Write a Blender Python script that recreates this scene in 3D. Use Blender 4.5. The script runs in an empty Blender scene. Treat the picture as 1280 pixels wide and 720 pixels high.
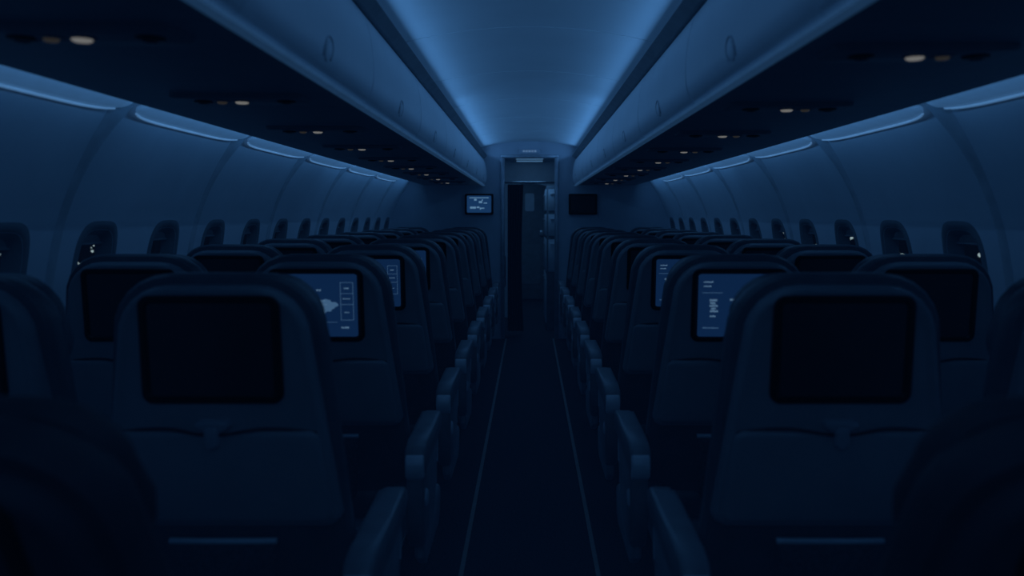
import bpy, bmesh, math, random
import numpy as np
from mathutils import Vector, Matrix
random.seed(4)
scene = bpy.context.scene
C = scene.collection
PI = math.pi
cos, sin = math.cos, math.sin

# ------------------------------------------------------------------ materials
AMB = ((.05,.28,1), .0056)      # ambient light painted into the cabin materials as faint blue emission, lifts the darks
def mat(name, base, rough=.5, spec=.5, emit=None, es=0.0, noise=.12, nscale=14, bump=0.0, bscale=200, metallic=0.0):
    m = bpy.data.materials.new(name); m.use_nodes = True
    nt = m.node_tree; b = nt.nodes['Principled BSDF']
    tc = nt.nodes.new('ShaderNodeTexCoord')
    n = nt.nodes.new('ShaderNodeTexNoise'); n.inputs['Scale'].default_value = nscale; n.inputs['Detail'].default_value = 4
    nt.links.new(tc.outputs['Object'], n.inputs['Vector'])
    r = nt.nodes.new('ShaderNodeValToRGB')
    r.color_ramp.elements[0].position = .3; r.color_ramp.elements[1].position = .7
    r.color_ramp.elements[0].color = tuple(c*(1-noise) for c in base)+(1,)
    r.color_ramp.elements[1].color = tuple(min(1, c*(1+noise)) for c in base)+(1,)
    nt.links.new(n.outputs['Fac'], r.inputs['Fac'])
    nt.links.new(r.outputs['Color'], b.inputs['Base Color'])
    b.inputs['Roughness'].default_value = rough
    b.inputs['Specular IOR Level'].default_value = spec
    b.inputs['Metallic'].default_value = metallic
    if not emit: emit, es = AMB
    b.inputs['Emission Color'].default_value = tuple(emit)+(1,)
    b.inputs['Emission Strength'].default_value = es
    if bump:
        n2 = nt.nodes.new('ShaderNodeTexNoise'); n2.inputs['Scale'].default_value = bscale
        nt.links.new(tc.outputs['Object'], n2.inputs['Vector'])
        bp = nt.nodes.new('ShaderNodeBump'); bp.inputs['Strength'].default_value = bump; bp.inputs['Distance'].default_value = .004
        nt.links.new(n2.outputs['Fac'], bp.inputs['Height'])
        nt.links.new(bp.outputs['Normal'], b.inputs['Normal'])
    return m

M = {}
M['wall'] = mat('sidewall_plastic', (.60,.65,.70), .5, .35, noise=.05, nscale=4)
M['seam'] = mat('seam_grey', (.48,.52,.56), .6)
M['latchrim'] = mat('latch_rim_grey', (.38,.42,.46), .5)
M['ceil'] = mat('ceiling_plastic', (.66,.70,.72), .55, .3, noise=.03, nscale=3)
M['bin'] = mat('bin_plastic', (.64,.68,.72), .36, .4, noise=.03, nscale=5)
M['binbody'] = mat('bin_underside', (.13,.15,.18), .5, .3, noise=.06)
M['rail'] = mat('pale_glow_rail', (.8,.84,.88), .35, .5, emit=(.13,.43,1), es=.06)  # slight glow painted into the pale rail so its unlit edge shows
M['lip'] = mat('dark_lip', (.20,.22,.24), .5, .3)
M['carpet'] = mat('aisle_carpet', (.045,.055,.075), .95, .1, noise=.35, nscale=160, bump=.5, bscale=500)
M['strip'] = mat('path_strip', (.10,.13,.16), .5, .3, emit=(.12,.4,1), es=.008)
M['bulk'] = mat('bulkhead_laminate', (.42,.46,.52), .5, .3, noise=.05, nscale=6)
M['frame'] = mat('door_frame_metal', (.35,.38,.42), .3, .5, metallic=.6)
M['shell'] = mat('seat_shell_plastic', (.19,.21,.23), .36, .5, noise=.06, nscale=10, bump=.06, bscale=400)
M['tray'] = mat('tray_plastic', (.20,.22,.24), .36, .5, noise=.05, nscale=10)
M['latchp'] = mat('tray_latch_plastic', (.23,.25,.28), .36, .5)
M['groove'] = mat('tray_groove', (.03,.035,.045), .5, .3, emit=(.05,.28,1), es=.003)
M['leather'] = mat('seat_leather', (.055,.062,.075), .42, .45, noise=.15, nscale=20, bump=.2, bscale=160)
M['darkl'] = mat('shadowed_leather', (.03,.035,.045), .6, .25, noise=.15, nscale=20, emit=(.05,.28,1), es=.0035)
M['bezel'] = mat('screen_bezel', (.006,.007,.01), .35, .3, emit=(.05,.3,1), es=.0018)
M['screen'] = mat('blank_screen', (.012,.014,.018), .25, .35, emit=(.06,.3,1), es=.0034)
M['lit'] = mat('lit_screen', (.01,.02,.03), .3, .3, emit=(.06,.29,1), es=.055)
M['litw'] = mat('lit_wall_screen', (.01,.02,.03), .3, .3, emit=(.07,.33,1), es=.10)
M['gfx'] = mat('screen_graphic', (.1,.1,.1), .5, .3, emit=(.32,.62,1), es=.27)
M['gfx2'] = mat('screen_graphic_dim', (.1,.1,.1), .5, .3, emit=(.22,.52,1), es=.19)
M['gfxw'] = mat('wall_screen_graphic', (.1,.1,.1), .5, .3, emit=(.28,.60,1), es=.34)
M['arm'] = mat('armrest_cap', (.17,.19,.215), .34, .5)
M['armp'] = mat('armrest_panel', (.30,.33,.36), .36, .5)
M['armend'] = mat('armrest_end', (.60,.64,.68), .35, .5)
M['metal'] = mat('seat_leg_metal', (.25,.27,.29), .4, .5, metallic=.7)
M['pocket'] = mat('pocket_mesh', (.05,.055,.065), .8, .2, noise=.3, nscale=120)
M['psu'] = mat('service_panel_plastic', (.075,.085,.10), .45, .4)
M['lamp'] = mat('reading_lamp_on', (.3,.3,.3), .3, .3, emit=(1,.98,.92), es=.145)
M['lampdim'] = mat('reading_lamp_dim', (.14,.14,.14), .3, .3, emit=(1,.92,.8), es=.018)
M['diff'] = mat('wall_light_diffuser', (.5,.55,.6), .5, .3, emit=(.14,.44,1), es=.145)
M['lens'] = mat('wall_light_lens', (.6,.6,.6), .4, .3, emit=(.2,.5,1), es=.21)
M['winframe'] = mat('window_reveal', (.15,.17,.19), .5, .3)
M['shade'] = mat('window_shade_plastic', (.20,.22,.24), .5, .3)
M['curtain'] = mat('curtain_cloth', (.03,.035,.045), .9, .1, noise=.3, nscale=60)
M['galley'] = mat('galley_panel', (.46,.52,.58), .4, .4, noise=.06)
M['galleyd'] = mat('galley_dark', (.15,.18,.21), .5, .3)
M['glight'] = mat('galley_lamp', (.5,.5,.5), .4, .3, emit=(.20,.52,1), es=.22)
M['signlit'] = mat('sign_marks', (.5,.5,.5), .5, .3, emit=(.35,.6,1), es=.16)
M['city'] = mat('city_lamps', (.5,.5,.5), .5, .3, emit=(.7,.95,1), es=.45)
def glassmat():
    m = bpy.data.materials.new('window_glass'); m.use_nodes = True; nt = m.node_tree
    for n in list(nt.nodes): nt.nodes.remove(n)
    o = nt.nodes.new('ShaderNodeOutputMaterial'); mx = nt.nodes.new('ShaderNodeMixShader')
    t = nt.nodes.new('ShaderNodeBsdfTransparent'); g = nt.nodes.new('ShaderNodeBsdfGlossy'); g.inputs['Roughness'].default_value = .08
    mx.inputs[0].default_value = .06
    nt.links.new(t.outputs[0], mx.inputs[1]); nt.links.new(g.outputs[0], mx.inputs[2]); nt.links.new(mx.outputs[0], o.inputs[0])
    return m
M['glass'] = glassmat()

# ------------------------------------------------------------------ helpers
def obj(name, bm, m, parent=None, angle=38, recalc=True):
    if recalc: bmesh.ops.recalc_face_normals(bm, faces=bm.faces[:])
    for f in bm.faces: f.smooth = True
    me = bpy.data.meshes.new(name); bm.to_mesh(me); bm.free()
    me.materials.append(m)
    me.set_sharp_from_angle(angle=math.radians(angle))
    o = bpy.data.objects.new(name, me); C.objects.link(o)
    if parent: o.parent = parent
    return o
def struct(name, bm, m, parent=None, **k):
    o = obj(name, bm, m, parent, **k)
    if not parent: o['kind'] = 'structure'
    return o
def tag(o, label, cat, group=None):
    o['label'] = label; o['category'] = cat
    if group: o['group'] = group
    return o
def thing(name, label, cat, loc=(0,0,0), group=None):
    o = bpy.data.objects.new(name, None); C.objects.link(o); o.location = loc
    o.empty_display_size = .1
    return tag(o, label, cat, group)
def dup(root, loc, label, group=None, skip=()):
    r = root.copy(); C.objects.link(r); r.location = loc; r['label'] = label
    if group: r['group'] = group
    for ch in list(root.children):
        if ch.name.split('.')[0] in skip: continue
        c = ch.copy(); C.objects.link(c); c.parent = r
        for g in list(ch.children):
            d = g.copy(); C.objects.link(d); d.parent = c
    return r
def loft(bm, rings, cap0=True, cap1=True, closed=True):
    vs = [[bm.verts.new(p) for p in r] for r in rings]
    n = len(vs[0])
    for a, b in zip(vs, vs[1:]):
        for i in range(n if closed else n-1):
            j = (i+1) % n
            bm.faces.new((a[i], a[j], b[j], b[i]))
    if cap0: bm.faces.new(vs[0])
    if cap1: bm.faces.new(vs[-1][::-1])
def box(bm, x0, x1, y0, y1, z0, z1, bev=0, seg=2):
    x0, x1 = min(x0,x1), max(x0,x1)
    v = [bm.verts.new((x,y,z)) for x in (x0,x1) for y in (y0,y1) for z in (z0,z1)]
    fs = [(0,1,3,2),(4,6,7,5),(0,4,5,1),(2,3,7,6),(0,2,6,4),(1,5,7,3)]
    faces = [bm.faces.new([v[i] for i in f]) for f in fs]
    if bev:
        es = list({e for f in faces for e in f.edges})
        bmesh.ops.bevel(bm, geom=es, offset=bev, segments=seg, affect='EDGES', profile=.5)
def prism_y(bm, pts, y0, y1):
    loft(bm, [[(x, y0, z) for x, z in pts], [(x, y1, z) for x, z in pts]])
def prism_x(bm, pts, x0, x1, bev=0):
    a = [bm.verts.new((x0, y, z)) for y, z in pts]; b = [bm.verts.new((x1, y, z)) for y, z in pts]
    n = len(pts); fs = []
    for i in range(n):
        j = (i+1) % n; fs.append(bm.faces.new((a[i], a[j], b[j], b[i])))
    c0 = bm.faces.new(a); c1 = bm.faces.new(b[::-1])
    if bev:
        es = list(set(c0.edges[:] + c1.edges[:]))
        bmesh.ops.bevel(bm, geom=es, offset=bev, segments=3, affect='EDGES', profile=.5)
def tube(bm, path, r, n=8, cap=True):
    rings = []
    path = [Vector(p) for p in path]
    for i, p in enumerate(path):
        a = path[max(0, i-1)]; b = path[min(len(path)-1, i+1)]
        t = (b-a).normalized()
        up = Vector((0,0,1)) if abs(t.z) < .9 else Vector((0,1,0))
        u = t.cross(up).normalized(); w = u.cross(t)
        rings.append([tuple(p + r*(cos(2*PI*k/n)*u + sin(2*PI*k/n)*w)) for k in range(n)])
    loft(bm, rings, cap, cap)
def rr(hb, ht, z0, z1, rb, rt, n=6):
    pts = []
    def arc(cx, cz, r, a0):
        for i in range(n+1):
            a = a0 + PI/2*i/n; pts.append((cx + r*cos(a), cz + r*sin(a)))
    arc(hb-rb, z0+rb, rb, -PI/2); arc(ht-rt, z1-rt, rt, 0)
    arc(-(ht-rt), z1-rt, rt, PI/2); arc(-(hb-rb), z0+rb, rb, PI)
    return pts
def catmull(pts, k=6):
    out = []
    P = [pts[0]] + pts + [pts[-1]]
    for i in range(1, len(P)-2):
        p0, p1, p2, p3 = (np.array(P[i+j]) for j in (-1,0,1,2))
        for s in range(k):
            t = s/k
            out.append(tuple(.5*((2*p1)+(-p0+p2)*t+(2*p0-5*p1+4*p2-p3)*t*t+(-p0+3*p1-3*p2+p3)*t**3)))
    out.append(tuple(pts[-1])); return out
ORD = ['first','second','third','fourth','fifth','sixth','seventh','eighth','ninth','tenth','eleventh','twelfth','thirteenth','fourteenth']

# ------------------------------------------------------------------ setting
Y0, YB, YE = -1.0, 8.60, 12.5
bm = bmesh.new(); box(bm, -1.46, 1.46, Y0, YE+.1, -.04, 0); struct('floor', bm, M['carpet'])
for i, s in enumerate((-1, 1)):
    bm = bmesh.new(); box(bm, s*.246-.008, s*.246+.008, Y0, YB, .0, .004); struct(f'trim_{i+1}', bm, M['strip'])

# sidewall profile: x as a function of z
wp = catmull([(1.30,0),(1.36,.2),(1.43,.5),(1.475,.75),(1.487,.92),(1.475,1.08),(1.447,1.24),(1.40,1.38),(1.34,1.50),(1.275,1.60),(1.235,1.66)])
wz = np.array([p[1] for p in wp]); wx = np.array([p[0] for p in wp])
def X(z): return float(np.interp(z, wz, wx))
WZ0, WZ1 = .86, 1.31
WY = [1.76 + .51*k for k in range(14)]
WS = .51
HOLE_Z, HW, HH = 1.078, .107, .163
def superell(n, hw, hh, p=3.8):
    out = []
    for i in range(n):
        a = 2*PI*i/n; c, s = cos(a), sin(a)
        out.append((hw*math.copysign(abs(c)**(2/p), c), hh*math.copysign(abs(s)**(2/p), s)))
    return out
NR = 40
def rect_ring(n, hw, hh):
    out = []
    for i in range(n):
        a = 2*PI*i/n; c, s = cos(a), sin(a)
        k = 1/max(abs(c)/hw, abs(s)/hh)
        out.append((c*k, s*k))
    return out
def wall(side, name):
    bm = bmesh.new()
    def grid(zs, ys):
        v = [[bm.verts.new((side*X(z), y, z)) for y in ys] for z in zs]
        for a, b in zip(v, v[1:]):
            for i in range(len(ys)-1): bm.faces.new((a[i], a[i+1], b[i+1], b[i]))
    grid(list(np.linspace(0, WZ0, 14)), [Y0, 3, 6, YB])
    grid(list(np.linspace(WZ1, 1.66, 12)), [Y0, 3, 6, YB])
    yA = WY[0]-WS/2; yB = WY[-1]+WS/2
    zs = list(np.linspace(WZ0, WZ1, 10))
    grid(zs, [Y0, yA])
    if yB < YB: grid(zs, [yB, YB])
    zc = (WZ0+WZ1)/2
    inner = superell(NR, HW, HH); outer = rect_ring(NR, WS/2, (WZ1-WZ0)/2)
    hh = (WZ1-WZ0)/2; hw = WS/2
    for cx in (-1, 1):
        for cz in (-1, 1):
            a = math.atan2(cz*hh, cx*hw) % (2*PI); i = round(a/(2*PI)*NR) % NR
            outer[i] = (cx*hw, cz*hh)
    for wy in WY:
        rings = []
        for t in (0, .3, .6, .85, 1):
            r = []
            for (oy, oz), (iy, iz) in zip(outer, inner):
                y = wy + oy + (iy-oy)*t
                z = zc + oz + (iz + HOLE_Z - zc - oz)*t
                r.append((side*X(z), y, z))
            rings.append(r)
        loft(bm, rings, False, False)
    bmesh.ops.remove_doubles(bm, verts=bm.verts[:], dist=.0005)
    return struct(name, bm, M['wall'], angle=60)
wall(-1, 'wall_left'); wall(1, 'wall_right')

wn = 1
for side in (-1, 1):
    for wy in WY:
        def ring(hw, hh, out):
            return [(side*(X(HOLE_Z+z)+out), wy+y, HOLE_Z+z) for y, z in superell(NR, hw, hh)]
        bm = bmesh.new()
        loft(bm, [ring(HW+.030, HH+.030, .000), ring(HW+.020, HH+.020, -.004), ring(HW+.006, HH+.006, -.004), ring(HW-.003, HH-.003, .003),
                  ring(HW-.014, HH-.014, .022), ring(HW-.020, HH-.020, .040), ring(HW-.026, HH-.026, .045)], False, False)
        w = struct(f'window_{wn}', bm, M['winframe'], angle=75); wn += 1
        bm = bmesh.new(); vs = [bm.verts.new(p) for p in ring(HW-.022, HH-.022, .043)]; bm.faces.new(vs)
        obj('pane', bm, M['glass'], w)
        bm = bmesh.new()
        zs = [HOLE_Z+HH-.016, HOLE_Z+HH-.040, HOLE_Z+HH-.048, HOLE_Z+HH-.052]
        prof = [(X(z)+.032, z) for z in zs[:2]] + [(X(zs[2])+.024, zs[2]), (X(zs[3])+.030, zs[3])]
        a = [(side*x, wy-HW+.020, z) for x, z in prof]; b = [(side*x, wy+HW-.020, z) for x, z in prof]
        loft(bm, [a, b], False, False, closed=False)
        obj('window_shade', bm, M['shade'], w)

# soft raised ribs where the sidewall panels meet
SEAM = [2.53 + 1.03*k for k in range(-1, 6)]
tn = 3
for side in (-1, 1):
    for y in SEAM:
        bm = bmesh.new()
        zs = np.linspace(.02, 1.65, 34)
        w = lambda z: .026 + .036*max(0, (z-1.30)/.35)**2
        h = lambda z: .009 + .026*max(0, (z-1.40)/.25)**2
        fr_ = [(-1,-.3),(-.8,.35),(-.5,.8),(-.2,1),(.2,1),(.5,.8),(.8,.35),(1,-.3)]
        loft(bm, [[(side*(X(z)-q*h(z)), y+p*w(z), z) for p, q in fr_] for z in zs])
        struct(f'trim_{tn}', bm, M['seam'], angle=80); tn += 1

# ceiling
def CZ(x): return 1.996 + .066*(1-(x/.52)**2)
bm = bmesh.new()
xs = np.linspace(-.52, .52, 25); ysl = [(Y0, 0)]
for k in range(-1, 8):
    yj = 1.315 + 1.03*k
    ysl += [(yj-.006, 0), (yj-.002, .008), (yj+.002, .008), (yj+.006, 0)]
ysl = [q for q in ysl if q[0] < YB-.02] + [(YB, 0)]
loft(bm, [[(x, y, CZ(x)+d) for x in xs] for y, d in ysl], False, False, closed=False)
struct('ceiling', bm, M['ceil'], angle=30)

# cove lips and bin rails
for s in (-1, 1):
    bm = bmesh.new(); prism_y(bm, [(s*x, z) for x, z in [(.520,1.897),(.484,1.893),(.446,1.915),(.442,1.909),(.472,1.884),(.520,1.886)]], Y0, YB-.01)
    struct(f'trim_{tn}', bm, M['lip']); tn += 1
    bm = bmesh.new(); prism_y(bm, [(s*x, z) for x, z in [(.462,1.601),(.466,1.594),(.486,1.591),(.492,1.599)]], .285, YB-.01)
    struct(f'trim_{tn}', bm, M['rail']); tn += 1

# ------------------------------------------------------------------ overhead bins
BINS = [.285 + 1.03*k for k in range(8)]
def make_bin(s, label, y):
    t = thing('overhead_bin', label, 'overhead bin', (0, y, 0), 'overhead bins along the aisle')
    L = 1.03; g = .003
    bm = bmesh.new()
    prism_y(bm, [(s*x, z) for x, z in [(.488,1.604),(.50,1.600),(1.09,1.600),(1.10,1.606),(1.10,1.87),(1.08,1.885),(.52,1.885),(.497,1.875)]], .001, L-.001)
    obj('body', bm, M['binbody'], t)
    face = catmull([(.480,1.604),(.460,1.618),(.446,1.66),(.444,1.72),(.452,1.79),(.468,1.85),(.488,1.88)], 4)
    bm = bmesh.new()
    poly = [(s*x, z) for x, z in face] + [(s*.4965,1.88),(s*.4875,1.604)]
    ins = lambda d: [(px + s*d, pz) for px, pz in poly[:-2]] + poly[-2:]
    loft(bm, [[(x, g, z) for x, z in ins(.004)], [(x, g+.004, z) for x, z in poly], [(x, L-g-.004, z) for x, z in poly], [(x, L-g, z) for x, z in ins(.004)]])
    d = obj('door', bm, M['bin'], t)
    fx = lambda z: float(np.interp(z, [p[1] for p in face], [p[0] for p in face]))
    bm = bmesh.new(); zc = 1.655
    path = [(s*(fx(zc+.032*sin(a))), L/2+.036*cos(a), zc+.032*sin(a)) for a in np.linspace(-.5, PI+.5, 18)]
    tube(bm, path, .0028, 6)
    obj('latch_rim', bm, M['latchrim'], d)
    bm = bmesh.new()
    rings = []
    for sc, o in ((1, 0), (.92, .004), (.3, .005)):
        rings.append([(s*(fx(zc+.024*sc*sin(a))-o+.001), L/2+.027*sc*cos(a), zc+.024*sc*sin(a)) for a in np.linspace(0, 2*PI, 20, endpoint=False)])
    loft(bm, rings); obj('latch', bm, M['bin'], d)
    return t
for s, sd in ((-1, 'left'), (1, 'right')):
    for k, y in enumerate(BINS):
        lab = f'pale curved overhead bin on the {sd}, {ORD[k]} from the camera'
        if k == 0: b0 = make_bin(s, lab, y)
        else: dup(b0, (0, y, 0), lab)

# reading light panels
PX = {-1: .752, 1: .722}; PY = {-1: 1.385, 1: 1.545}
def make_psu(s, label, y):
    t = thing('reading_light_panel', label, 'reading light', (s*PX[s], y, 1.598), 'reading light panels under the bins')
    bm = bmesh.new()
    o = rr(.17, .17, -.075, .075, .03, .03, 5)
    loft(bm, [[(x, yy, .0018) for x, yy in o], [(x, yy, -.006) for x, yy in o], [(x*.96, yy*.93, -.010) for x, yy in o], [(x*.2, yy*.2, -.010) for x, yy in o]])
    obj('panel', bm, M['psu'], t)
    for j, (lx, m) in enumerate(((-.0, M['lamp']), (s*.052, M['lampdim']))):
        bm = bmesh.new(); cir = lambda r, z: [(lx + r*cos(a), r*sin(a), z) for a in np.linspace(0, 2*PI, 20, endpoint=False)]
        loft(bm, [cir(.025, -.0095), cir(.023, -.013), cir(.017, -.013), cir(.016, -.011)], False, False)
        b = obj('lamp_bezel', bm, M['psu'], t)
        bm = bmesh.new(); k = .0175 if j == 0 else .013
        loft(bm, [cir(k, -.0115), cir(k*.93, -.0148), cir(k*.75, -.0168), cir(k*.3, -.0178)]); l = obj('lamp_lens', bm, m, b)
    for q in (-.10, .115):
        bm = bmesh.new(); cir = lambda r, z: [(q + r*cos(a), r*sin(a), z) for a in np.linspace(0, 2*PI, 20, endpoint=False)]
        loft(bm, [cir(.026, -.0095), cir(.024, -.014), cir(.014, -.016), cir(.010, -.014)])
        obj('air_nozzle', bm, M['bezel'], t)
    return t
for s, sd in ((-1, 'left'), (1, 'right')):
    for k in range(9):
        y = PY[s] + .77*k
        lab = f'small lit reading light panel under the {sd} bins, {ORD[k]} from the camera'
        if k == 0: p0 = make_psu(s, lab, y)
        else: dup(p0, (s*PX[s], y, 1.598), lab)

# wall light covers: sloped diffuser with tapered ends between the bin edge and the sidewall
def make_cover(s, label, y):
    t = thing('wall_light', label, 'wall light', (s*1.205, y, 1.625), 'wall lights above the windows')
    us = [-.475*cos(a) for a in np.linspace(0, PI, 37)]
    hwid = lambda u: .062*math.sqrt(max(0, 1-abs(u/.4751)**5))
    o = [(u, .010+hwid(u)*.84) for u in us] + [(u, .010-hwid(u)*1.16) for u in reversed(us[1:-1])]
    def P(u, v, dz): return (s*v, u, -.024*(v/.062) + dz + .004*(v/.062)**2)
    bm = bmesh.new()
    loft(bm, [[P(u, v, .012) for u, v in o], [P(u, v, .0) for u, v in o], [P(u*.985, v*.93, -.003) for u, v in o], [P(u*.9, v*.5, -.004) for u, v in o], [P(u*.5, v*.05, -.004) for u, v in o]])
    obj('diffuser', bm, M['diff'], t)
    bm = bmesh.new()
    tube(bm, [(s*(.008+hwid(u)*.84), u, -.024*((.010+hwid(u)*.84)/.062)-.001) for u in us[4:-4]], .004, 6)
    obj('lens_strip', bm, M['lens'], t)
    return t
for s, sd in ((-1, 'left'), (1, 'right')):
    for k in range(7):
        y = 2.53 - .515 + 1.03*k
        if y + .49 > YB: continue
        lab = f'glowing blue wall light above the {sd} windows, {ORD[k]} from the camera'
        if k == 0: c0 = make_cover(s, lab, y)
        else: dup(c0, (s*1.205, y, 1.625), lab)

# ------------------------------------------------------------------ seats
TT = math.tan(math.radians(8))
def ysurf(x, z): return -(z-.92)*TT + .22*x*x
def plate(bm, spec, layers):
    """spec: rounded trapezoid; layers: (inset, y offset, scale)"""
    hb, ht, z0, z1, rb, rt = spec
    cz = (z0+z1)/2; rings = []
    for ins, off, sc in layers:
        o = rr(hb-ins, ht-ins, z0+ins, z1-ins, max(rb-ins*.6, .002), max(rt-ins*.6, .002))
        r = []
        for x, z in o:
            x *= sc; z = cz + (z-cz)*sc
            r.append((x, ysurf(x, z)+off, z))
        rings.append(r)
    loft(bm, rings)
BACK = ('back_shell','back_cushion','headrest','screen_frame','tray_table','tray_seam','tray_latch')
SCR = (.120, .120, .936, 1.123, .008, .008)
def make_seat(side):
    t = thing('airplane_seat', '', 'seat')
    bm = bmesh.new()
    plate(bm, (.238,.188,.662,1.155,.03,.105), [(0,.040,1),(0,.016,1),(.003,.004,1),(.008,-.004,1),(.014,-.005,1),(.020,-.001,1),(.026,0,.95),(.026,0,.6),(.026,0,.3),(.026,0,.03)])
    obj('back_shell', bm, M['shell'], t, angle=60)
    bm = bmesh.new()
    plate(bm, (.262,.210,.47,1.176,.05,.124), [(.03,.022,.5),(.026,.022,1),(.006,.026,1),(0,.038,1),(0,.07,1),(.008,.092,1),(.03,.108,1),(.06,.108,.9),(.06,.10,.5),(.06,.1,.05)])
    obj('back_cushion', bm, M['leather'], t)
    bm = bmesh.new()
    plate(bm, (.205,.195,.965,1.172,.06,.095), [(.02,.085,.6),(.004,.088,1),(0,.11,1),(.01,.135,1),(.03,.142,1),(.03,.135,.6),(.03,.13,.05)])
    obj('headrest', bm, M['leather'], t)
    # screen
    bm = bmesh.new()
    hb, ht, z0, z1, rb, rt = .138,.137,.922,1.136,.022,.022
    plate(bm, (hb,ht,z0,z1,rb,rt), [(0,.004,1),(0,-.006,1),(.003,-.009,1),(.011,-.009,1),(.0155,-.004,1),(.0155,-.003,.5),(.0155,-.003,.05)])
    fr = obj('screen_frame', bm, M['bezel'], t)
    bm = bmesh.new(); plate(bm, SCR, [(0,-.002,1),(.001,-.0045,1),(.001,-.0045,.7),(.001,-.0045,.35),(.001,-.0045,.03)])
    obj('screen', bm, M['screen'], fr)
    # tray table with its latch
    bm = bmesh.new(); plate(bm, (.224,.204,.676,.866,.02,.022), [(0,.004,1),(0,-.008,1),(.004,-.013,1),(.010,-.015,1),(.014,-.015,.93),(.014,-.015,.5),(.014,-.015,.05)])
    obj('tray_table', bm, M['tray'], t, angle=60)
    bm = bmesh.new()
    sp = lambda x: .872 - .010*math.exp(-(x/.06)**2) - .012*(x/.2)**4
    tube(bm, [(x, ysurf(x, sp(x)) - (.003+.013*math.exp(-(x/.07)**4)), sp(x)) for x in np.linspace(-.198, .198, 41)], .0034, 6)
    obj('tray_seam', bm, M['groove'], t)
    bm = bmesh.new(); plate(bm, (.030,.034,.866,.892,.013,.012), [(0,.0,1),(0,-.012,1),(.003,-.019,1),(.007,-.021,1),(.008,-.021,.5),(.008,-.020,.1)])
    l = obj('tray_latch', bm, M['latchp'], t)
    bm = bmesh.new(); plate(bm, (.013,.014,.834,.878,.012,.010), [(0,-.008,1),(0,-.023,1),(.003,-.027,1),(.006,-.028,.6),(.006,-.028,.1)])
    obj('latch_stem', bm, M['latchp'], l)
    # lower back + pocket
    bm = bmesh.new(); plate(bm, (.200,.230,.40,.675,.03,.02), [(.02,.09,.8),(0,.09,1),(0,.04,1),(.01,.03,1),(.02,.03,.9),(.02,.03,.4),(.02,.03,.04)])
    obj('lower_back', bm, M['leather'], t)
    bm = bmesh.new(); plate(bm, (.095,.108,.43,.632,.02,.012), [(0,.034,1),(0,.012,1),(.006,.004,1),(.02,-.002,.95),(.02,-.006,.5),(.02,-.006,.05)])
    pk = obj('literature_pocket', bm, M['pocket'], t)
    bm = bmesh.new(); tube(bm, [(x, ysurf(x, .632)+.008, .634) for x in np.linspace(-.108, .108, 9)], .0060, 6)
    obj('pocket_rim', bm, M['armend'], pk)
    # cushion, base
    bm = bmesh.new(); box(bm, -.230, .230, .09, .53, .365, .465, .035, 4); obj('seat_cushion', bm, M['leather'], t)
    bm = bmesh.new(); box(bm, -.222, .222, .05, .50, .325, .362, .01); obj('seat_pan', bm, M['arm'], t)
    for yy in (.14, .40):
        bm = bmesh.new(); tube(bm, [(-.205, yy, .31), (.205, yy, .31)], .021, 10); obj('seat_beam', bm, M['metal'], t)
    bm = bmesh.new()
    prism_x(bm, [(.385,.33),(.43,.33),(.455,.012),(.415,.012)], side*.10-.016, side*.10+.016, .004); obj('leg', bm, M['metal'], t)
    bm = bmesh.new()
    prism_x(bm, [(.115,.33),(.165,.33),(.075,.012),(.02,.012)], side*.10-.016, side*.10+.016, .004); obj('leg', bm, M['metal'], t)
    bm = bmesh.new(); box(bm, side*.10-.022, side*.10+.022, -.02, .52, .0, .014, .003); obj('floor_track', bm, M['metal'], t)
    # armrest on the aisle-facing side: padded cap, pale end, deep contoured panel, hinge housing
    ax = side*.288
    bm = bmesh.new()
    cap = [(-.034,.545),(-.044,.575),(-.038,.608),(-.020,.626),(.03,.636),(.20,.630),(.36,.633),(.405,.626),(.426,.602),(.414,.582),(.37,.574),(.05,.570),(.0,.545)]
    prism_x(bm, cap, ax-.031, ax+.031, .013); ar = obj('armrest', bm, M['arm'], t, angle=60)
    bm = bmesh.new()
    prism_x(bm, [(-.034,.530),(-.050,.542),(-.055,.575),(-.048,.598),(-.036,.604),(-.028,.59),(-.026,.545)], ax-.027, ax+.027, .007); obj('end_cap', bm, M['armend'], ar, angle=60)
    bm = bmesh.new()
    pan = [(.04,.578),(.385,.580),(.402,.545),(.396,.48),(.362,.405),(.31,.34),(.24,.308),(.16,.305),(.10,.335),(.055,.42)]
    prism_x(bm, pan, ax-.018, ax+.018, .010); obj('armrest_panel', bm, M['armp'], ar, angle=60)
    bm = bmesh.new()     # rounded hinge housing at the root of the armrest
    prism_x(bm, [(-.020,.555),(.045,.565),(.070,.53),(.085,.44),(.10,.37),(.075,.325),(.02,.315),(-.018,.345),(-.030,.43),(-.032,.52)], ax-.026, ax+.024, .014); hh_ = obj('hinge_housing', bm, M['arm'], ar, angle=60)
    bm = bmesh.new()     # pale edge strip along the panel
    tube(bm, [(ax+side*.016, y, z) for y, z in [(.09,.547),(.16,.545),(.24,.547),(.36,.549),(.376,.525),(.366,.465),(.335,.405)]], .005, 6); obj('edge_strip', bm, M['armend'], ar)
    bm = bmesh.new()
    prism_x(bm, [(.06,.36),(.46,.36),(.50,.34),(.48,.25),(.43,.225),(.12,.225),(.05,.27)], ax-.014, ax+.016, .011); obj('side_cover', bm, M['armp'], ar, angle=60)
    bm = bmesh.new()
    cir = lambda r, x: [(x, .025+r*cos(a), .46+r*sin(a)) for a in np.linspace(0, 2*PI, 18, endpoint=False)]
    loft(bm, [cir(.026, ax+side*.018), cir(.026, ax+side*.026), cir(.020, ax+side*.030), cir(.008, ax+side*.031)]); obj('hinge_disc', bm, M['armend'], ar)
    return t

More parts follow.
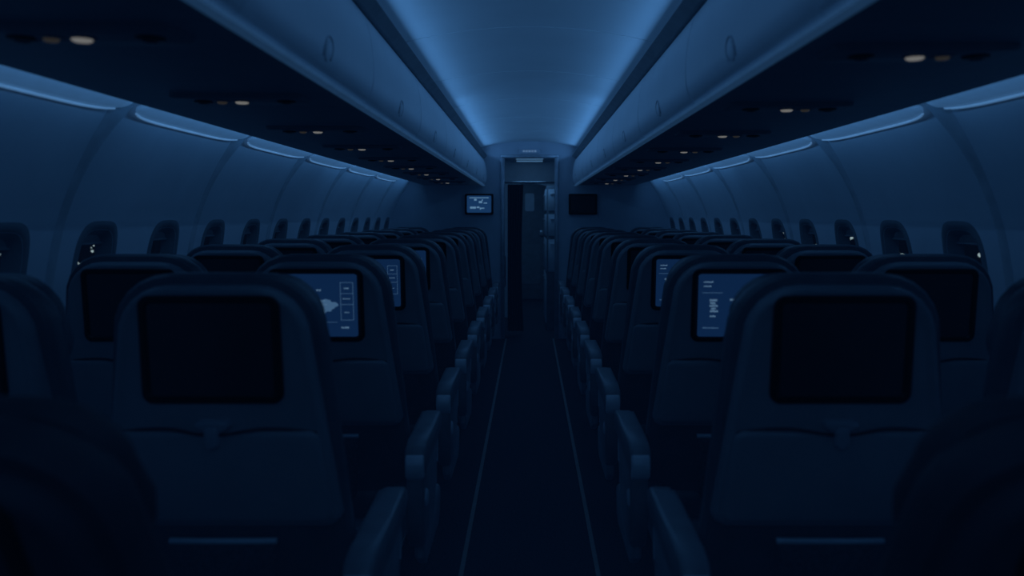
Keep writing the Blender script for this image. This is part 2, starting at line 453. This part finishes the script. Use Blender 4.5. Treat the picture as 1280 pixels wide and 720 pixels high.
def on_screen(bm, pts):
    zc = (SCR[2]+SCR[3])/2
    vs = [bm.verts.new((u, ysurf(u, zc+v)-.0056, zc+v)) for u, v in pts]
    bm.faces.new(vs)
def bar(bm, u0, u1, v0, v1):
    n = 4
    for i in range(n):
        a = u0+(u1-u0)*i/n; b = u0+(u1-u0)*(i+1)/n
        on_screen(bm, [(a,v0),(b,v0),(b,v1),(a,v1)])
def find(root, name, sub=None):
    for c in root.children:
        if c.name.split('.')[0] == name:
            if sub is None: return c
            for g in c.children:
                if g.name.split('.')[0] == sub: return g
def light_screen(seat, kind):
    fr = find(seat, 'screen_frame'); sc = find(seat, 'screen_frame', 'screen')
    sc.data = sc.data.copy(); sc.data.materials[0] = M['lit']; sc['label'] = 'lit blue screen'
    def piece(name, fn, m):
        b = bmesh.new(); fn(b); bmesh.ops.remove_doubles(b, verts=b.verts[:], dist=1e-5)
        obj(name, b, M[m], fr, recalc=False)
    def words(u, v, n, h=.005, seed=1, m='gfx'):
        def f(b, u=u):
            rnd = random.Random(seed)
            for i in range(n*2):
                w = rnd.uniform(.0016, .0036); bar(b, u, u+w, v, v+h*rnd.uniform(.6,1)); u += w+.0012
        piece('screen_text', f, m)
    def rule(u0, u1, v0, v1, m='gfx2'): piece('screen_rule', lambda b: bar(b, u0, u1, v0, v1), m)
    def fan(c, pts, m, name='screen_shape'):
        def f(b):
            for p, q in zip(pts, pts[1:]+pts[:1]): on_screen(b, [c, p, q])
        piece(name, f, m)
    if kind == 'map':
        rnd = random.Random(9); pts = []
        for i in range(44):
            a = 2*PI*i/44
            r = 1 + .16*sin(3*a+1) + .10*sin(7*a+.4) + rnd.uniform(-.07,.07)
            pts.append((.014 + .042*r*cos(a), -.002 + .024*r*sin(a)))
        fan((.014,-.002), pts, 'gfx2', 'screen_map')
        words(.003, .042, 2, .006, 3)
        for i in range(8): words(-.014+.004*((i*3) % 5), .018-.0055*i, 2+(i*2) % 4, .0028, 20+i)
        def frame(b):
            for v in (.066, .034, .002, -.044): bar(b, .072, .108, v, v+.0012)
            bar(b, .071, .0722, -.044, .067); bar(b, .107, .1082, -.044, .067)
        piece('screen_list_frame', frame, 'gfx2')
        words(.082, .048, 2, .005, 7); words(.078, .018, 3, .003, 8); words(.082, -.022, 2, .003, 9)
        words(.072, -.068, 3, .006, 12)
        rule(-.10, .060, -.050, -.0490); rule(-.105, -.07, .05, .052)
    else:
        words(-.104, .066, 4, .005, 31); words(-.104, .054, 3, .004, 32)
        rule(-.108, -.05, .036, .0372)
        for i, (u, v, n) in enumerate(((-.086,.012,3),(-.084,.004,2),(-.086,-.004,3),(-.081,-.012,2),(-.084,-.020,3))):
            words(u, v, n, .0068, 60+i)
        words(-.084, -.034, 2, .005, 33)
        words(-.028, .014, 3, .006, 34); words(-.018, -.002, 2, .006, 35)
        words(-.104, -.068, 6, .0035, 36, 'gfx2')
        rule(.02, .10, .05, .0525); rule(.02, .08, .03, .0325)

lit = {('left',2,0):'map', ('left',3,0):'map', ('left',4,0):'list', ('right',2,0):'list', ('right',3,0):'list'}
for side, sd in ((1, 'left'), (-1, 'right')):
    proto = make_seat(side); first = True
    for col, off in ((0, .617 if side == 1 else .606), (1, 1.156)):
        for row in range(0, 10):
            if row == 0 and col == 1: continue
            y = 1.61 + .79*(row-1)
            if row == 0: y = .97
            st = 'screen lit' if (sd,row,col) in lit else 'blank screen'
            if row == 0: st = 'reclined'
            pos = 'aisle-side' if col == 0 else 'window-side'
            lab = f'dark {pos} airplane seat {sd} of the aisle, {ORD[row]} row from the camera, {st}'
            loc = (-side*off, y, 0)
            if first: r = proto; first = False; r.location = loc; r['label'] = lab; r['group'] = 'rows of airplane seats'
            else: r = dup(proto, loc, lab, 'rows of airplane seats', skip=('armrest',) if col else ())
            if row == 0:
                zero = r
            if (sd,row,col) in lit: light_screen(r, lit[(sd,row,col)])
    # recline the nearest one (after copying)
    T = Matrix.Translation((0,.05,.455)) @ Matrix.Rotation(math.radians(18), 4, 'X') @ Matrix.Translation((0,-.05,-.5))
    for c in zero.children:
        nm = c.name.split('.')[0]
        if nm in BACK: c.matrix_local = T
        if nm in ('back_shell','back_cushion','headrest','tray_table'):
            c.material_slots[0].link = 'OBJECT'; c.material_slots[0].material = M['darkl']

# ------------------------------------------------------------------ bulkhead and galley
DW, DH = .29, 1.905
bm = bmesh.new()
def bulk_half(s):
    pts = [(s*DW, 0)] + [(s*X(z), z) for z in np.linspace(0, 1.64, 24)] + [(s*1.1, 1.70), (s*1.0, 1.98), (s*.5, 2.03), (s*DW, 2.06)]
    prism_y(bm, pts, YB, YB+.04)
bulk_half(-1); bulk_half(1)
prism_y(bm, [(-DW, DH), (DW, DH), (DW, 2.06), (.2, 2.07), (0, 2.08), (-.2, 2.07), (-DW, 2.06)], YB, YB+.04)
struct('wall_front', bm, M['bulk'])
for s in (-1, 1):
    bm = bmesh.new(); box(bm, s*(DW-.028), s*(DW+.012), YB-.02, YB+.06, 0, DH, .006); struct(f'trim_{tn}', bm, M['frame']); tn += 1
bm = bmesh.new(); box(bm, -DW-.012, DW+.012, YB-.02, YB+.06, DH-.02, DH+.018, .006); struct(f'trim_{tn}', bm, M['frame']); tn += 1

GY = 10.4
for s, nm in ((-1, 'wall_galley_left'), (1, 'wall_galley_right')):
    bm = bmesh.new(); box(bm, s*.46, s*.50, YB+.04, YE, 0, 2.0); struct(nm, bm, M['galleyd'])
bm = bmesh.new(); box(bm, -.50, .50, YB+.04, YE, 1.97, 2.0); struct('ceiling_galley', bm, M['galley'])
bm = bmesh.new(); box(bm, -.50, .50, YE, YE+.04, 0, 2.0); struct('wall_galley_end', bm, M['galleyd'])
# inner arch frame
bm = bmesh.new()
arch = [(-.46,0),(-.27,0),(-.27,1.60)] + [(-.27*cos(a), 1.60+.09*sin(a)) for a in np.linspace(.15, PI-.15, 14)] + [(.27,1.60),(.27,0),(.46,0),(.46,1.97),(-.46,1.97)]
prism_y(bm, arch, GY, GY+.08); struct(f'trim_{tn}', bm, M['galley']); tn += 1
# end door
bm = bmesh.new(); plate_pts = rr(.24, .24, .02, 1.88, .04, .05, 5)
loft(bm, [[(x, YE, z) for x, z in plate_pts], [(x, YE-.03, z) for x, z in plate_pts], [(x*.97, YE-.036, .95+(z-.95)*.99) for x, z in plate_pts]])
d = struct('door_1', bm, M['galleyd'])
bm = bmesh.new(); wpz = rr(.07, .07, 1.35, 1.62, .03, .03, 5)
loft(bm, [[(x, YE-.034, z) for x, z in wpz], [(x, YE-.042, z) for x, z in wpz]]); obj('door_panel', bm, M['galley'], d)
bm = bmesh.new(); wpz = rr(.16, .16, .25, .85, .03, .03, 5)
loft(bm, [[(x, YE-.034, z) for x, z in wpz], [(x, YE-.042, z) for x, z in wpz]]); obj('door_panel', bm, M['galleyd'], d)
bm = bmesh.new(); box(bm, .15, .21, YE-.07, YE-.034, .98, 1.06, .008); obj('door_handle', bm, M['frame'], d)
# curtain gathered at the left of the doorway
bm = bmesh.new()
cl = []
for z in np.linspace(.05, 1.62, 16):
    k = 1 - .12*sin(PI*(z-.05)/1.57)
    fr_ = [(-.235 + .17*k*i/36, YB+.22 + .028*sin(i*1.05)) for i in range(37)]
    bk = [(x, y+.012) for x, y in reversed(fr_)]
    cl.append([(x, y, z) for x, y in fr_+bk])
loft(bm, cl)
tag(obj('curtain', bm, M['curtain'], angle=80), 'dark gathered curtain hanging at the left of the galley doorway', 'curtain')
bm = bmesh.new(); tube(bm, [(-.46, YB+.226, 1.64), (.46, YB+.226, 1.64)], .012, 8)
tag(obj('curtain_rail', bm, M['metal']), 'thin metal rail across the galley behind the doorway', 'rail')
# galley cabinet on the right
t = thing('galley_cabinet', 'grey galley cabinet on the right side beyond the doorway', 'cabinet', (.36, 9.7, 0))
bm = bmesh.new(); box(bm, -.17, .095, -.5, .5, 0, 1.62, .008); obj('body', bm, M['galleyd'], t)
for k, (z0, z1) in enumerate(((.08,.62),(.66,1.02),(1.06,1.30),(1.34,1.58))):
    for y0, y1 in ((-.47, -.01), (.01, .47)):
        bm = bmesh.new(); box(bm, -.184, -.168, y0, y1, z0, z1, .006); dd = obj('door', bm, M['galley'], t)
        bm = bmesh.new(); box(bm, -.196, -.182, (y0+y1)/2-.05, (y0+y1)/2+.05, z1-.07, z1-.05, .004); obj('handle', bm, M['frame'], dd)
for k, (z0, z1) in enumerate(((.66,1.02),(1.06,1.30),(1.34,1.58))):
    bm = bmesh.new(); box(bm, -.150, .08, -.512, -.498, z0, z1, .005); dd = obj('end_panel', bm, M['galley'], t)
    bm = bmesh.new(); box(bm, -.13, -.06, -.522, -.510, z1-.06, z1-.040, .003); obj('handle', bm, M['armend'], dd)
# folded crew seat on the left galley wall beyond the curtain
t = thing('crew_seat', 'folded dark crew seat on the left galley wall beyond the curtain', 'seat', (-.46, 9.9, 0))
bm = bmesh.new(); box(bm, .002, .10, -.21, .21, .75, 1.45, .03, 3); obj('backrest', bm, M['leather'], t)
bm = bmesh.new(); box(bm, .10, .17, -.20, .20, .42, .80, .025, 3); obj('folded_seat', bm, M['leather'], t)
bm = bmesh.new(); box(bm, .002, .09, -.18, .18, .0, .75, .01); obj('base', bm, M['galley'], t)
bm = bmesh.new(); box(bm, .002, .085, -.14, .14, 1.47, 1.62, .02, 3); obj('headrest', bm, M['galley'], t)
# galley ceiling lamps
for k, (y, lab) in enumerate(((9.72, 'nearest pale ceiling lamp beyond the galley doorway'), (10.14, 'pale ceiling lamp just before the inner arch'), (11.4, 'pale ceiling lamp beyond the inner arch'))):
    t = thing('ceiling_lamp', lab, 'lamp', (0, y, 1.97), 'galley ceiling lamps')
    bm = bmesh.new(); box(bm, -.20, .20, -.15, .15, -.014, -.001, .004); obj('frame', bm, M['frame'], t)
    bm = bmesh.new(); box(bm, -.16, .16, -.11, .11, -.018, -.012, .002); obj('diffuser', bm, M['glight'], t)
# sign plate over the doorway
t = thing('overhead_sign', 'small faintly lit sign plate above the galley doorway', 'sign', (0, YB-.012, 1.957))
bm = bmesh.new(); box(bm, -.11, .11, -.008, .010, -.024, .024, .004); obj('plate', bm, M['bulk'], t)
for i in range(5):
    bm = bmesh.new(); box(bm, -.07+.03*i, -.05+.03*i, -.011, -.007, -.010, .010); obj('lit_mark', bm, M['signlit'], t)
# bulkhead monitors
def monitor(x, label, on):
    t = thing('wall_monitor', label, 'monitor', (x, YB, 1.405), 'bulkhead monitors')
    o = rr(.148, .148, -.108, .108, .012, .012, 4)
    bm = bmesh.new()
    loft(bm, [[(a, 0, b) for a, b in o], [(a, -.035, b) for a, b in o], [(a*.98, -.04, b*.97) for a, b in o], [(a*.86, -.04, b*.82) for a, b in o], [(a*.85, -.034, b*.81) for a, b in o]])
    h = obj('housing', bm, M['bezel'], t)
    bm = bmesh.new(); box(bm, -.126, .126, -.037, -.033, -.088, .088); sc = obj('screen', bm, M['litw'] if on else M['screen'], t)
    if on:
        rnd = random.Random(5)
        for i in range(9):
            bm = bmesh.new()
            px = rnd.uniform(-.085, .075); pz = rnd.uniform(-.06, .05); w = rnd.uniform(.012, .04); hh = rnd.uniform(.008, .022)
            box(bm, px-w/2, px+w/2, -.0385, -.0368, pz-hh/2, pz+hh/2)
            obj('screen_shape', bm, M['gfxw'], sc)
        bm = bmesh.new(); box(bm, -.10, .10, -.0385, -.0368, .062, .070); obj('screen_rule', bm, M['gfxw'], sc)
monitor(-.525, 'lit monitor on the bulkhead left of the galley doorway', True)
monitor(.555, 'blank monitor on the bulkhead right of the galley doorway', False)

# city lamps outside in the night
bm = bmesh.new(); rnd = random.Random(11)
for s in (-1, 1):
    for i in range(170):
        y = rnd.uniform(40, 75); x = s*y*rnd.uniform(.2, .75); z = 1.2 - y*rnd.uniform(.015, .07)
        m4 = Matrix.Translation((x, y, z))
        bmesh.ops.create_icosphere(bm, subdivisions=1, radius=rnd.uniform(.05, .13), matrix=m4)
o = tag(obj('city_lights', bm, M['city']), 'scattered distant white lights in the night outside the cabin windows', 'lights'); o['kind'] = 'stuff'

# ------------------------------------------------------------------ lights
def area(name, loc, d, sx, sy, power, col, spread=180):
    l = bpy.data.lights.new(name, 'AREA'); l.shape = 'RECTANGLE'; l.size = sx; l.size_y = sy; l.energy = power; l.color = col
    l.spread = math.radians(spread)
    o = bpy.data.objects.new(name, l); C.objects.link(o); o.location = loc
    z = -Vector(d).normalized(); yax = Vector((0,1,0)) if abs(z.y) < .9 else Vector((0,0,1))
    x = yax.cross(z).normalized(); yv = z.cross(x)
    o.rotation_euler = Matrix((x, yv, z)).transposed().to_euler()
    return o
BLUE = (.135,.435,1)
WALLB = (.115,.42,1)
for s in (-1, 1):
    # runs of cove tube per side: those towards the bulkhead are turned up brighter
    area('cove_light', (s*.488, .85, 1.930), (-s*1.0, 0, .13), .02, 3.5, 1.35, BLUE, 155)
    area('cove_light', (s*.488, 3.85, 1.930), (-s*1.0, 0, .13), .02, 2.5, 1.45, BLUE, 155)
    area('cove_light', (s*.488, 6.80, 1.930), (-s*1.0, 0, .13), .02, 3.4, 2.7, BLUE, 155)
    area('sidewall_light', (s*1.117, .90, 1.630), (s*1.0, 0, -.45), .02, 3.6, .68, WALLB)
    area('sidewall_light', (s*1.117, 3.90, 1.630), (s*1.0, 0, -.45), .02, 2.4, .60, WALLB)
    area('sidewall_light', (s*1.117, 6.80, 1.630), (s*1.0, 0, -.45), .02, 3.3, 1.15, WALLB)
area('rear_fill_light', (0, -.8, 1.90), (0, .75, -.66), .8, .3, 1.25, (.115,.41,1))  # added fill lamp behind the camera, brightens the seat backs
area('galley_light', (0, 9.15, 1.94), (0, .3, -1), .3, .4, 1.9, (.16,.48,1))
area('galley_light', (0, 11.3, 1.94), (0, .3, -1), .3, .6, 3.0, (.16,.48,1))

w = bpy.data.worlds.new('night'); scene.world = w; w.use_nodes = True
w.node_tree.nodes['Background'].inputs[0].default_value = (.08,.32,1,1); w.node_tree.nodes['Background'].inputs[1].default_value = .008

# ------------------------------------------------------------------ camera
cam = bpy.data.cameras.new('camera'); co = bpy.data.objects.new('camera', cam); C.objects.link(co)
co.location = (0, 0, 1.29); co.rotation_euler = (PI/2, 0, 0)
cam.sensor_width = 36; cam.lens = 36*1030/1280; cam.shift_x = -22/1280; cam.shift_y = -91/1280
cam.clip_start = .05; cam.clip_end = 300
cam.dof.use_dof = True; cam.dof.focus_distance = 4.5; cam.dof.aperture_fstop = 2.6
scene.camera = co
scene.view_settings.view_transform = 'Standard'
